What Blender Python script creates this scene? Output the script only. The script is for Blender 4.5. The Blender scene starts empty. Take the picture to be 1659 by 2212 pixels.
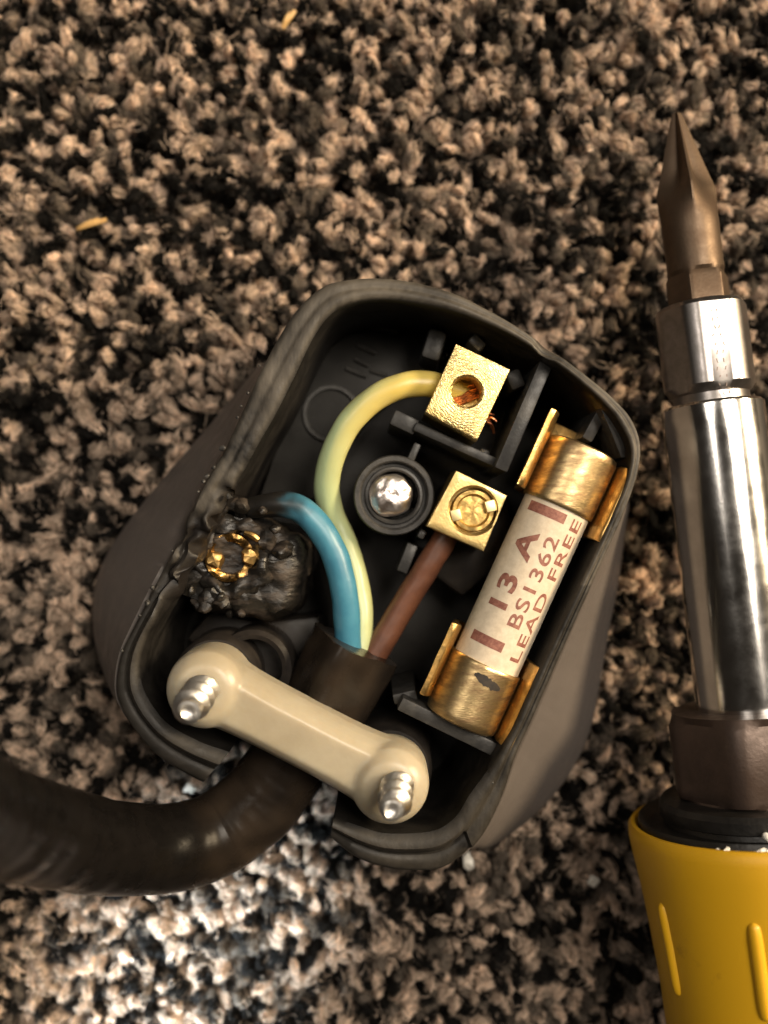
import bpy, bmesh, math, random
import numpy as np
from mathutils import Vector, Matrix, noise as mnoise

random.seed(7)
rng = np.random.default_rng(11)
R = math.radians
U = 0.001                    # everything is modelled in millimetres, the scene is in metres
SC = bpy.context.scene
COL = SC.collection

# ------------------------------------------------------------------ camera
CAM_H = 100.0                # camera height over the pile in mm
K = 4.6e-4                   # tangent per reference pixel (1659 px wide photograph)
CX, CY = 829.5, 1106.0
cd = bpy.data.cameras.new('camera')
cam = bpy.data.objects.new('camera', cd)
COL.objects.link(cam)
cam.location = (0, 0, CAM_H * U)
cam.rotation_euler = (0, 0, 0)
cd.sensor_fit = 'HORIZONTAL'
cd.sensor_width = 36.0
cd.angle = 2 * math.atan(CX * K)
cd.clip_start = 0.004
cd.clip_end = 20.0
cd.dof.use_dof = True
cd.dof.focus_distance = 0.084
cd.dof.aperture_fstop = 21.0
SC.camera = cam

# ------------------------------------------------------------------ world and lamps
w = bpy.data.worlds.new('World')
SC.world = w
w.use_nodes = True
w.node_tree.nodes['Background'].inputs[0].default_value = (1.0, 0.80, 0.60, 1)
w.node_tree.nodes['Background'].inputs[1].default_value = 0.02


def lamp(name, kind, loc, target, power, color, **kw):
    d = bpy.data.lights.new(name, kind)
    d.energy = power
    d.color = color
    for a, b in kw.items():
        setattr(d, a, b)
    o = bpy.data.objects.new(name, d)
    COL.objects.link(o)
    o.location = loc
    o.rotation_euler = (Vector(target) - Vector(loc)).to_track_quat('-Z', 'Y').to_euler()
    return o


lamp('window_light', 'AREA', (0.20, 0.15, 0.50), (0, 0, 0), 3.3, (1.0, 0.88, 0.73), shape='RECTANGLE', size=0.24, size_y=0.20)
lamp('room_lamp', 'AREA', (0.42, 0.13, 0.24), (0.01, -0.005, 0), 4.6, (1.0, 0.78, 0.50), shape='DISK', size=0.13)
lamp('left_fill', 'AREA', (-0.22, 0.16, 0.55), (0, 0, 0), 0.8, (1.0, 0.90, 0.78), shape='RECTANGLE', size=0.2, size_y=0.16)  # fill lamp added at upper left to lift the left-hand sides
lamp('patch_spot', 'SPOT', (-0.10, -0.15, 0.13), (-0.0195, -0.0440, 0), 40.0, (0.76, 0.90, 1.0), spot_size=R(5.4), spot_blend=1.0, shadow_soft_size=0.010)  # cool spot added for the bright carpet patch, its source unseen

SC.view_settings.view_transform = 'Standard'
SC.view_settings.look = 'None'
SC.view_settings.exposure = -0.08
SC.view_settings.gamma = 1.0


# ------------------------------------------------------------------ helpers
def P(px, py, z):
    """a point measured in the photograph, at height z, in mm"""
    d = K * (CAM_H - z)
    return Vector(((px - CX) * d, (CY - py) * d, z))


def lin(c):
    return tuple((x / 12.92 if x <= 0.04045 else ((x + 0.055) / 1.055) ** 2.4) for x in c)


def mat(name, col, rough=0.5, metal=0.0, col2=None, nscale=1.0, bump=0.0, bscale=4.0, coat=0.0, sss=0.0, sss_r=1.0,
        spec=0.5, detail=6.0, rvar=0.0, aniso=None, ramp=(0.38, 0.62)):
    """noise scales are in features per mm"""
    m = bpy.data.materials.new(name)
    m.use_nodes = True
    nt = m.node_tree
    b = nt.nodes['Principled BSDF']
    b.inputs['Base Color'].default_value = (*col, 1)
    b.inputs['Roughness'].default_value = rough
    b.inputs['Metallic'].default_value = metal
    b.inputs['Specular IOR Level'].default_value = spec
    b.inputs['Coat Weight'].default_value = coat
    b.inputs['Coat Roughness'].default_value = 0.15
    if sss:
        b.inputs['Subsurface Weight'].default_value = sss
        b.inputs['Subsurface Radius'].default_value = (1.0, 0.8, 0.55)
        b.inputs['Subsurface Scale'].default_value = sss_r * U
    tc = nt.nodes.new('ShaderNodeTexCoord')
    mp = nt.nodes.new('ShaderNodeMapping')
    nt.links.new(tc.outputs['Object'], mp.inputs['Vector'])
    if aniso:
        mp.inputs['Rotation'].default_value = aniso[0]
        mp.inputs['Scale'].default_value = aniso[1]
    if col2 is not None:
        n = nt.nodes.new('ShaderNodeTexNoise')
        n.inputs['Scale'].default_value = nscale / U
        n.inputs['Detail'].default_value = detail
        n.inputs['Roughness'].default_value = 0.65
        nt.links.new(mp.outputs[0], n.inputs['Vector'])
        r = nt.nodes.new('ShaderNodeMapRange')
        r.inputs['From Min'].default_value = ramp[0]
        r.inputs['From Max'].default_value = ramp[1]
        nt.links.new(n.outputs['Fac'], r.inputs['Value'])
        mx = nt.nodes.new('ShaderNodeMix')
        mx.data_type = 'RGBA'
        mx.inputs['A'].default_value = (*col, 1)
        mx.inputs['B'].default_value = (*col2, 1)
        nt.links.new(r.outputs[0], mx.inputs['Factor'])
        nt.links.new(mx.outputs['Result'], b.inputs['Base Color'])
        m['mixout'] = mx.name
        if rvar:
            r2 = nt.nodes.new('ShaderNodeMapRange')
            r2.inputs['From Min'].default_value = 0.3
            r2.inputs['From Max'].default_value = 0.7
            r2.inputs['To Min'].default_value = max(0.02, rough - rvar)
            r2.inputs['To Max'].default_value = min(1, rough + rvar)
            nt.links.new(n.outputs['Fac'], r2.inputs['Value'])
            nt.links.new(r2.outputs[0], b.inputs['Roughness'])
    if bump:
        n2 = nt.nodes.new('ShaderNodeTexNoise')
        n2.inputs['Scale'].default_value = bscale / U
        n2.inputs['Detail'].default_value = 5
        nt.links.new(mp.outputs[0], n2.inputs['Vector'])
        bp = nt.nodes.new('ShaderNodeBump')
        bp.inputs['Strength'].default_value = 1.0
        bp.inputs['Distance'].default_value = bump * U
        nt.links.new(n2.outputs['Fac'], bp.inputs['Height'])
        nt.links.new(bp.outputs[0], b.inputs['Normal'])
    return m


def attr_mix(m, attr, colr, rough=None):
    """mix a second colour over the base where a vertex attribute (soot, stripe) says so"""
    nt = m.node_tree
    b = nt.nodes['Principled BSDF']
    a = nt.nodes.new('ShaderNodeAttribute')
    a.attribute_name = attr
    mx = nt.nodes.new('ShaderNodeMix')
    mx.data_type = 'RGBA'
    src = b.inputs['Base Color'].links[0].from_socket if b.inputs['Base Color'].links else None
    if src:
        nt.links.new(src, mx.inputs['A'])
    else:
        mx.inputs['A'].default_value = b.inputs['Base Color'].default_value
    mx.inputs['B'].default_value = (*colr, 1)
    nt.links.new(a.outputs['Fac'], mx.inputs['Factor'])
    nt.links.new(mx.outputs['Result'], b.inputs['Base Color'])
    return m


class MB:
    """collects vertices and faces in mm (world), builds one mesh object"""

    def __init__(self):
        self.v, self.f, self.at = [], [], {}

    def add(self, vs, fs):
        o = len(self.v)
        self.v += [Vector(x) for x in vs]
        self.f += [tuple(i + o for i in f) for f in fs]
        return o

    def loft(self, rings, close=True, cap0=False, cap1=False, loop=False):
        n = len(rings[0])
        o = len(self.v)
        for r in rings:
            self.v += [Vector(p) for p in r]
        m = len(rings)
        for i in range(m if loop else m - 1):
            a, b = o + i * n, o + ((i + 1) % m) * n
            for j in range(n if close else n - 1):
                k = (j + 1) % n
                self.f.append((a + j, a + k, b + k, b + j))
        if cap0:
            self.f.append(tuple(o + j for j in range(n))[::-1])
        if cap1:
            self.f.append(tuple(o + (m - 1) * n + j for j in range(n)))
        return o

    def build(self, name, m, parent=None, smooth=35, bevel=0.0, seg=2, attrs=None, origin=None):
        org = Vector(parent['_org']) if parent is not None else Vector(origin or (0, 0, 0))
        me = bpy.data.meshes.new(name)
        me.from_pydata([((p - org) * U)[:] for p in self.v], [], self.f)
        bm = bmesh.new()
        bm.from_mesh(me)
        bmesh.ops.recalc_face_normals(bm, faces=bm.faces)
        if bevel:
            es = [e for e in bm.edges if len(e.link_faces) == 2 and e.calc_face_angle(0) > R(40)]
            bmesh.ops.bevel(bm, geom=es, offset=bevel * U, offset_type='OFFSET', segments=seg, profile=0.5, affect='EDGES', clamp_overlap=True)
        bm.to_mesh(me)
        bm.free()
        for p in me.polygons:
            p.use_smooth = True
        me.set_sharp_from_angle(angle=R(smooth))
        for nme, vals in (attrs or {}).items():
            if len(vals) == len(me.vertices):
                a = me.attributes.new(nme, 'FLOAT', 'POINT')
                a.data.foreach_set('value', np.asarray(vals, dtype=np.float32))
        me.materials.append(m)
        ob = bpy.data.objects.new(name, me)
        COL.objects.link(ob)
        if parent is not None:
            ob.parent = parent
        else:
            ob.location = org * U
        ob['_org'] = org[:]
        return ob


def thing(name, label, cat, org, group=None):
    o = bpy.data.objects.new(name, None)
    COL.objects.link(o)
    o.empty_display_size = 0.005
    o.location = Vector(org) * U
    o['_org'] = tuple(org)
    o['label'] = label
    o['category'] = cat
    if group:
        o['group'] = group
    return o


def tag(o, label, cat, group=None):
    o['label'] = label
    o['category'] = cat
    if group:
        o['group'] = group
    return o


def spline(pts, n):
    """Catmull-Rom through points (tuples of any length), n samples evenly by length"""
    p = np.array(pts, dtype=float)
    q = np.vstack([2 * p[0] - p[1], p, 2 * p[-1] - p[-2]])
    out = []
    for i in range(1, len(q) - 2):
        for t in np.linspace(0, 1, 24, endpoint=False):
            a, b, c, d = q[i - 1], q[i], q[i + 1], q[i + 2]
            out.append(0.5 * ((2 * b) + (-a + c) * t + (2 * a - 5 * b + 4 * c - d) * t * t + (-a + 3 * b - 3 * c + d) * t ** 3))
    out.append(q[-2])
    out = np.array(out)
    s = np.concatenate([[0], np.cumsum(np.linalg.norm(np.diff(out[:, :3], axis=0), axis=1))])
    u = np.linspace(0, s[-1], n)
    return np.stack([np.interp(u, s, out[:, k]) for k in range(out.shape[1])], 1)


def tube(mb, pts, n=80, sides=28, cap0=True, cap1=True, wob=0.0, square=None, round_end=0.0):
    """pts rows: x y z r. Returns per-vertex (fraction along, angle)"""
    s = spline(pts, n)
    pos = [Vector(r[:3]) for r in s]
    rad = s[:, 3]
    up = Vector((0, 0, 1))
    rings, info = [], []
    t0 = (pos[1] - pos[0]).normalized()
    nrm = (up - t0 * up.dot(t0)).normalized()
    for i, p in enumerate(pos):
        t = (pos[min(i + 1, n - 1)] - pos[max(i - 1, 0)]).normalized()
        nrm = (nrm - t * nrm.dot(t)).normalized()
        bi = t.cross(nrm)
        ring = []
        sq = square(i / (n - 1)) if square else 0
        for j in range(sides):
            a = 2 * math.pi * j / sides
            ca, sa = math.cos(a), math.sin(a)
            r = rad[i]
            if sq > 0:
                e = 2 + 3 * sq
                r *= (abs(ca) ** e + abs(sa) ** e) ** (-1 / e) * (1 - 0.06 * sq)
            if wob:
                r *= 1 + wob * mnoise.noise(p * 0.55 + Vector((ca, sa, 0)) * 0.8)
            ring.append(p + (nrm * ca + bi * sa) * r)
            info.append((i / (n - 1), a))
        rings.append(ring)
    mb.loft(rings, True, cap0, cap1)
    return info


def lathe_rings(prof, c, ax=Vector((0, 0, 1)), sides=48, ex=None, phase=0.0):
    """prof rows (r, h) around axis ax through c"""
    ax = Vector(ax).normalized()
    ex = Vector(ex) if ex is not None else (Vector((1, 0, 0)) if abs(ax.x) < 0.9 else Vector((0, 1, 0)))
    ex = (ex - ax * ex.dot(ax)).normalized()
    ey = ax.cross(ex)
    return [[Vector(c) + ax * h + (ex * math.cos(2 * math.pi * j / sides + phase) + ey * math.sin(2 * math.pi * j / sides + phase)) * r for j in range(sides)] for r, h in prof]


def lathe(mb, prof, c, ax=(0, 0, 1), sides=48, **kw):
    rings = lathe_rings(prof, c, ax, sides, **kw)
    mb.loft(rings, True, prof[0][0] > 1e-4, prof[-1][0] > 1e-4)


def prism(mb, dpts, zt, zb, draft=0.0):
    """vertical prism whose top outline is measured in the photograph"""
    top = [P(x, y, zt) for x, y in dpts]
    c = sum(top, Vector()) / len(top)
    bot = []
    for p in top:
        q = p + (p - c).normalized() * draft
        q.z = zb
        bot.append(q)
    mb.loft([bot, top], True, True, True)


def band(a, b, wd):
    """quad outline for a straight wall between two measured points, wd px wide"""
    a, b = Vector(a), Vector(b)
    d = (b - a).normalized()
    n = Vector((-d.y, d.x)) * wd / 2
    return [tuple(a + n), tuple(b + n), tuple(b - n), tuple(a - n)]


def sstep(a, b, x):
    t = min(1, max(0, (x - a) / (b - a)))
    return t * t * (3 - 2 * t)


# ------------------------------------------------------------------ materials
M_PL = mat('grey_plastic_shaded', (0.008, 0.0073, 0.0066), 0.50, col2=(0.014, 0.0125, 0.011), nscale=0.5, bump=0.018, bscale=5, rvar=0.12, spec=0.26)  # base darkened with the cavity's shade, the plastic is the same throughout
attr_mix(M_PL, 'scuff', (0.10, 0.088, 0.072))
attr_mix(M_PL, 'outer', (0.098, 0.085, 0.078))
attr_mix(M_PL, 'soot', (0.012, 0.010, 0.009))
M_RIB = mat('rib_plastic', (0.055, 0.053, 0.050), 0.40, col2=(0.026, 0.025, 0.024), nscale=0.8, bump=0.02, bscale=4, rvar=0.1, spec=0.35)
M_PANEL = mat('lit_floor_plastic', (0.022, 0.021, 0.019), 0.5, col2=(0.014, 0.013, 0.012), nscale=0.4, bump=0.012, bscale=5, spec=0.25)  # same plastic made lighter, light on this floor corner is in the colour
M_DARK = mat('black_plastic', (0.014, 0.012, 0.011), 0.48, col2=(0.022, 0.018, 0.015), nscale=0.6, bump=0.02, bscale=3, rvar=0.1, spec=0.25)
M_CORD = mat('cord_sheath', (0.0045, 0.004, 0.0038), 0.29, col2=(0.007, 0.006, 0.0055), nscale=0.3, bump=0.012, bscale=2.0, rvar=0.08, spec=0.17)
attr_mix(M_CORD, 'dust_sheen', (0.068, 0.048, 0.032))  # dust near the grip plus the cord's brown sheen, painted in one colour
M_CHAR = mat('charred_plastic', (0.009, 0.008, 0.007), 0.40, col2=(0.060, 0.046, 0.036), nscale=0.35, bump=0.10, bscale=1.3, rvar=0.18, ramp=(0.48, 0.72), spec=0.35, aniso=((0, 0, R(-30)), (1.0, 2.2, 1.0)))
M_BRASS = mat('brass', (0.72, 0.55, 0.25), 0.40, 1.0, col2=(0.58, 0.42, 0.17), nscale=0.9, bump=0.02, bscale=5, rvar=0.1)
M_BRASSW = mat('worn_brass', (0.76, 0.57, 0.29), 0.38, 1.0, col2=(0.32, 0.215, 0.115), nscale=0.5, bump=0.015, bscale=3.5, rvar=0.10, aniso=((0, 0, R(24)), (1.0, 3.5, 1.0)))
M_CLIP = mat('clip_brass', (0.76, 0.50, 0.19), 0.36, 1.0, col2=(0.50, 0.30, 0.10), nscale=0.9, bump=0.02, bscale=3.0, rvar=0.12)
M_OLDBR = mat('heat_stained_brass', (0.80, 0.46, 0.14), 0.30, 1.0, col2=(0.05, 0.03, 0.015), nscale=0.6, bump=0.05, bscale=2.0, rvar=0.1, ramp=(0.32, 0.56))
M_COPPER = mat('copper', (0.62, 0.24, 0.11), 0.32, 1.0, col2=(0.35, 0.12, 0.06), nscale=1.2)
M_STEEL = mat('zinc_steel', (0.95, 0.93, 0.90), 0.38, 1.0, col2=(0.78, 0.76, 0.72), nscale=1.2, bump=0.03, bscale=3, rvar=0.08)
M_NYLON = mat('nylon', (0.40, 0.355, 0.268), 0.36, col2=(0.34, 0.295, 0.215), nscale=0.15, sss=0.9, sss_r=2.2, bump=0.02, bscale=1.2)
M_YEL = mat('earth_insulation', (0.58, 0.43, 0.09), 0.36, col2=(0.54, 0.41, 0.11), nscale=0.5, bump=0.02, bscale=1.2, sss=0.15, sss_r=0.5)
attr_mix(M_YEL, 'stripe', (0.37, 0.45, 0.25))
M_BLUE = mat('neutral_insulation', (0.050, 0.195, 0.285), 0.40, col2=(0.038, 0.165, 0.255), nscale=0.5, bump=0.02, bscale=1.2, sss=0.1, sss_r=0.4)
attr_mix(M_BLUE, 'soot', (0.010, 0.009, 0.008))
M_BROWN = mat('live_insulation', (0.135, 0.052, 0.027), 0.45, col2=(0.10, 0.038, 0.021), nscale=0.6, bump=0.02, bscale=1.2)
M_CERAM = mat('fuse_ceramic', (0.60, 0.515, 0.40), 0.55, col2=(0.51, 0.43, 0.325), nscale=1.6, bump=0.008, bscale=6)
M_INK = mat('fuse_ink', (0.17, 0.058, 0.042), 0.6, col2=(0.28, 0.12, 0.085), nscale=2.5)
M_CHROME = mat('chrome', (0.66, 0.645, 0.63), 0.16, 1.0, col2=(0.56, 0.545, 0.53), nscale=0.4, bump=0.003, bscale=4, rvar=0.05)
M_BIT = mat('bit_steel', (0.105, 0.074, 0.050), 0.50, 0.8, col2=(0.09, 0.06, 0.04), nscale=0.4, bump=0.015, bscale=4, rvar=0.1)
M_NUT = mat('dark_nut', (0.075, 0.052, 0.042), 0.40, 0.55, col2=(0.06, 0.042, 0.034), nscale=0.5, bump=0.02, bscale=3, rvar=0.1)
M_COLLAR = mat('black_collar', (0.006, 0.0055, 0.005), 0.40, col2=(0.010, 0.009, 0.008), nscale=0.8, bump=0.05, bscale=1.5)
M_HANDLE = mat('yellow_handle', (0.56, 0.31, 0.008), 0.45, col2=(0.24, 0.115, 0.012), nscale=0.22, ramp=(0.60, 0.82), sss=0.12, sss_r=1.0, bump=0.01, bscale=5)
M_PAINT = mat('white_flake', (0.72, 0.70, 0.64), 0.5, col2=(0.5, 0.48, 0.43), nscale=1.0)
M_STRAW = mat('straw', (0.62, 0.40, 0.16), 0.45, col2=(0.42, 0.25, 0.09), nscale=1.6, bump=0.02, bscale=4)
M_BACK = mat('carpet_backing', (0.010, 0.008, 0.007), 0.95, col2=(0.025, 0.02, 0.016), nscale=0.4)

# ------------------------------------------------------------------ plug outlines (photograph pixels)
RIM_OUT = [(432, 1700), (405, 1687), (330, 1640), (272, 1572), (247, 1523), (241, 1479), (252, 1418), (278, 1361), (322, 1277), (353, 1220),
           (397, 1141), (428, 1065), (482, 971), (520, 890), (560, 802), (600, 727), (640, 666), (690, 620), (740, 602), (820, 597),
           (900, 607), (980, 630), (1060, 668), (1130, 710), (1200, 757), (1270, 810), (1330, 860), (1370, 907), (1387, 965), (1380, 1025),
           (1355, 1100), (1321, 1179), (1262, 1312), (1203, 1445), (1151, 1563), (1115, 1643), (1090, 1721), (1052, 1800), (1010, 1852),
           (960, 1887), (910, 1894), (838, 1888), (770, 1866), (712, 1822)]
RIM_IN = [(495, 1625), (430, 1602), (360, 1562), (314, 1500), (303, 1440), (318, 1380), (350, 1320), (385, 1258), (425, 1190), (470, 1112),
          (520, 1030), (558, 960), (598, 890), (638, 810), (674, 735), (708, 686), (752, 658), (820, 648), (900, 656), (980, 674),
          (1060, 703), (1130, 740), (1190, 778), (1240, 815), (1300, 868), (1338, 915), (1362, 972), (1352, 1040), (1322, 1112), (1284, 1195),
          (1230, 1308), (1196, 1380), (1166, 1445), (1134, 1515), (1104, 1580), (1060, 1655), (1014, 1718), (982, 1768), (931, 1797),
          (838, 1801), (780, 1787), (712, 1762)]
SKIRT = {'L': [(596, 738), (500, 858), (440, 930), (370, 1010), (300, 1095), (245, 1170), (212, 1235), (198, 1300), (200, 1370), (216, 1440), (243, 1500), (285, 1560)],
         'R': [(1372, 1010), (1366, 1060), (1352, 1160), (1337, 1270), (1320, 1350), (1297, 1480), (1276, 1580), (1240, 1660), (1180, 1740), (1100, 1808), (1022, 1856), (985, 1868)]}
ZR, ZF, ZS = 17.0, 2.6, 2.6          # rim top, cavity floor, edge of the side bulges
PC = P(800, 1260, 0)
PC = Vector((PC.x * 0.84, PC.y * 0.84, 0))


def polar(pts, z, dense=900):
    s = spline([tuple(P(x, y, z)[:2]) + (0.0,) for x, y in pts], dense)
    dx, dy = s[:, 0] - PC.x, s[:, 1] - PC.y
    a = np.unwrap(np.arctan2(dy, dx))
    r = np.hypot(dx, dy)
    if a[-1] < a[0]:
        a, r = a[::-1], r[::-1]
    a = np.maximum.accumulate(a)
    return a, r


aO, rO = polar(RIM_OUT, ZR)
aI, rI = polar(RIM_IN, ZR)


def align(a, ref):
    while a[0] - ref > math.pi:
        a = a - 2 * math.pi
    while a[0] - ref < -math.pi:
        a = a + 2 * math.pi
    return a


aI = align(aI, aO[0])
# gap for the cord runs from the end of the right leg round to the start of the left one
A0, A1 = aO[0], aO[-1]
NT = 460
TH = np.linspace(A0, A1, NT)
ro = np.interp(TH, aO, rO)
ri = np.interp(TH, aI, rI)
rs = ro + 0.5
for key in 'LR':
    a, r = polar(SKIRT[key], ZS)
    mid = 0.5 * (a[0] + a[-1])
    sh = 2 * math.pi * round((0.5 * (A0 + A1) - mid) / (2 * math.pi))
    cand = [a + 2 * math.pi * kk for kk in (-2, -1, 0, 1, 2)]
    a = min(cand, key=lambda q: abs(0.5 * (q[0] + q[-1]) - 0.5 * (A0 + A1)) + (0 if (q[0] > A0 - .6 and q[-1] < A1 + .6) else 9))
    v = np.interp(TH, a, r, left=-1, right=-1)
    edge = np.minimum(np.clip((TH - a[0]) / 0.10, 0, 1), np.clip((a[-1] - TH) / 0.10, 0, 1))
    v = np.where(v > 0, np.maximum(ro + 0.5, v), ro + 0.5)
    rs = np.maximum(rs, (ro + 0.5) * (1 - edge) + v * edge)
kern = np.hanning(9)
kern /= kern.sum()
rs = np.convolve(np.pad(rs, 4, mode='edge'), kern, 'valid')


def pol(th, r, z):
    return Vector((PC.x + math.cos(th) * r, PC.y + math.sin(th) * r, z))


# ------------------------------------------------------------------ the plug
plug = thing('electric_plug', 'open grey plastic mains plug with scorched inside and three wires, lying on the carpet', 'plug', (PC.x, PC.y, 0.3))
SCORCH = [(P(470, 1180, ZR), 4.2), (P(560, 1110, 10), 3.4), (P(420, 1270, ZR), 3.6)]


def soot_at(p):
    s = 0.0
    for c, rad in SCORCH:
        s = max(s, 1 - (Vector((p.x, p.y)) - Vector((c.x, c.y))).length / (rad * (1 + 0.35 * mnoise.noise(p * 0.5))))
    return max(0.0, min(1.0, s * 2.2))


mb = MB()
rings = []
for i in range(NT):
    th = TH[i]
    o, n_, s = ro[i], ri[i], rs[i]
    nz = mnoise.noise(Vector((math.cos(th) * 9, math.sin(th) * 9, 0)))
    nz2 = mnoise.noise(Vector((math.cos(th) * 40, math.sin(th) * 40, 3)))
    dx, dy = 0, 0
    wdt = o - n_
    hz = ZR + 0.10 * nz + 0.03 * nz2
    bul = s - o
    prof = [(n_ + 0.2, 0.3), (s - 0.4, 0.3), (s, 0.75), (s, ZS - 0.35), (s - 0.12, ZS - 0.08)]
    # smooth shoulder from the bulge edge up to the rim
    for t in (0.12, 0.3, 0.5, 0.7, 0.85, 0.95):
        r = s - 0.12 - (bul - 0.12) * t
        z = ZS + (hz - 1.2 - ZS) * (t ** 0.9)
        prof.append((r, z))
    py_ = PC.y + math.sin(th) * o
    q_ = 0.15 + 0.85 * min(1, max(0, (-1.0 - py_) / 5.0)) * (1.0 if math.cos(th) < 0.35 else 0.35)
    lip = lambda u: hz - q_ * 1.0 * (0.5 - 0.5 * math.tanh((u - 0.52) * 11)) + q_ * 0.2 * math.exp(-((u - 0.68) / 0.14) ** 2) - q_ * 0.35 * math.exp(-((u - 0.44) / 0.07) ** 2)
    prof += [(o + 0.02, lip(0) - 0.75), (o - 0.06, lip(0) - 0.36)]
    prof += [(o - wdt * u, lip(u) - b_) for u, b_ in ((0.10, 0.12), (0.2, 0.02), (0.32, 0), (0.4, 0), (0.46, 0), (0.52, 0), (0.58, 0), (0.66, 0), (0.76, 0), (0.86, 0.06))]
    prof += [(n_ + 0.05, hz - 0.28), (n_ - 0.08, hz - 1.2), (n_ - 0.2, ZF + 1.0), (n_ - 0.9, ZF)]
    NPROF = len(prof)
    rings.append([pol(th, r, z) for r, z in prof])
# melted stretch of wall
for ring in rings:
    for q in ring:
        sm = soot_at(q)
        if q.z > 8 and sm > 0:
            q += Vector((mnoise.noise(q * 0.9), mnoise.noise(q * 0.9 + Vector((7, 1, 2))), mnoise.noise(q * 0.7 + Vector((1, 9, 4))) * 1.5 - 0.9)) * 0.75 * sm
# a chip in the upper right rim
chip = P(1185, 748, ZR)
for ring in rings:
    for q in ring:
        dd = (q - chip).length
        if dd < 1.4 and q.z > 14:
            q += Vector((-0.35, -0.25, -0.55)) * (1 - dd / 1.4) * (1 + 0.5 * mnoise.noise(q * 2.5))
mb.loft(rings, True, True, True)
# floor and underside
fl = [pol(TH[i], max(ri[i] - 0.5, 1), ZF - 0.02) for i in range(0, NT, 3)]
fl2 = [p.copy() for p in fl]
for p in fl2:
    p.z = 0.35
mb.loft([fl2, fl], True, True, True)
soot = [soot_at(v) if v.z > ZF - 1 else 0 for v in mb.v]
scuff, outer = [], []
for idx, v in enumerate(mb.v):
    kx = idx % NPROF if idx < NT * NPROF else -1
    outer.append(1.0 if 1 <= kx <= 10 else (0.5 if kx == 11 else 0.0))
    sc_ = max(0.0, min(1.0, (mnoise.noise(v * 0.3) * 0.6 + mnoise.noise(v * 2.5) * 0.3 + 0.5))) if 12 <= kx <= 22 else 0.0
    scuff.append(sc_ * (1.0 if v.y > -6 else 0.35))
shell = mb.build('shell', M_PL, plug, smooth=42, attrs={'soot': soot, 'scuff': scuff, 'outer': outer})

# inside walls and ribs ------------------------------------------------
zt = 14.2


def rib(name, outline, ztop=zt, zbot=ZF - 0.5, m=M_RIB, bev=0.14, draft=0.15):
    b = MB()
    prism(b, outline, ztop, zbot, draft)
    return b.build(name, m, plug, smooth=40, bevel=bev)


rib('partition', band((1181, 783), (1082, 1015), 30), 14.8)
rib('partition', band((1082, 1004), (896, 920), 20), 13.0)
rib('partition', band((848, 900), (900, 924), 34), 12.4)
rib('partition', band((864, 1520), (1110, 1640), 30), 15.0)
rib('partition', band((850, 1512), (900, 1500), 22), 13.0)
rib('stub_rib', band((903, 958), (884, 1000), 16), 12.0)
rib('stub_rib', band((892, 1176), (868, 1236), 24), 10.5)
rib('stub_rib', band((1305, 884), (1268, 950), 24), 13.6)
rib('stub_rib', [(1290, 866), (1345, 905), (1362, 985), (1342, 990), (1318, 930)], 15.4)
rib('stub_rib', band((948, 712), (928, 776), 42), 10.5, bev=0.4)
rib('stub_rib', band((1018, 726), (1044, 752), 26), 12.0, bev=0.3)
rib('stub_rib', band((1106, 800), (1122, 838), 34), 11.5, bev=0.3)
rib('stub_rib', band((1035, 975), (1058, 985), 22), 11.0, bev=0.3)
rib('stub_rib', band((905, 1150), (918, 1158), 20), 12.6, bev=0.2)
rib('pin_housing', [(455, 1318), (560, 1345), (690, 1330), (700, 1430), (640, 1500), (470, 1430), (400, 1380)], 7.0, m=M_DARK, bev=0.5)
rib('pin_housing', [(900, 1100), (1090, 1060), (1120, 1180), (1000, 1290), (890, 1210)], 8.0, m=M_DARK, bev=0.4)
ZP = 5.0
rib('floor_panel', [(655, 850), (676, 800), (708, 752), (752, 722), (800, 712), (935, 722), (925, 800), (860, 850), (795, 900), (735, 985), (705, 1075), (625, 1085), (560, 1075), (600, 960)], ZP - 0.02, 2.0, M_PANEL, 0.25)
# floor step under the upper left corner: raised ring, curved fillet and embossed strokes
mb = MB()
tube(mb, [tuple(P(x, y, ZP + 0.15)) + (0.28,) for x, y in ((640, 850), (664, 800), (700, 748), (750, 716), (800, 706), (860, 716))], 50, 10)
mb.build('moulded_ridge', M_RIB, plug)
for a, b in (((772, 746), (812, 764)), ((767, 776), (797, 791)), ((747, 796), (792, 814)), ((800, 800), (838, 812))):
    m_ = MB()
    tube(m_, [tuple(P(*a, ZP + 0.12)) + (0.2,), tuple((P(*a, ZP + 0.12) + P(*b, ZP + 0.12)) / 2) + (0.22,), tuple(P(*b, ZP + 0.12)) + (0.2,)], 10, 8)
    m_.build('embossed_stroke', M_RIB, plug)
mb = MB()
c = P(716, 894, ZP)
lathe(mb, [(2.75, -0.2), (2.75, 0.22), (2.65, 0.3), (2.35, 0.3), (2.25, 0.2), (2.25, -0.2)], c, sides=64)
mb.build('moulded_ring', M_RIB, plug)

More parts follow.
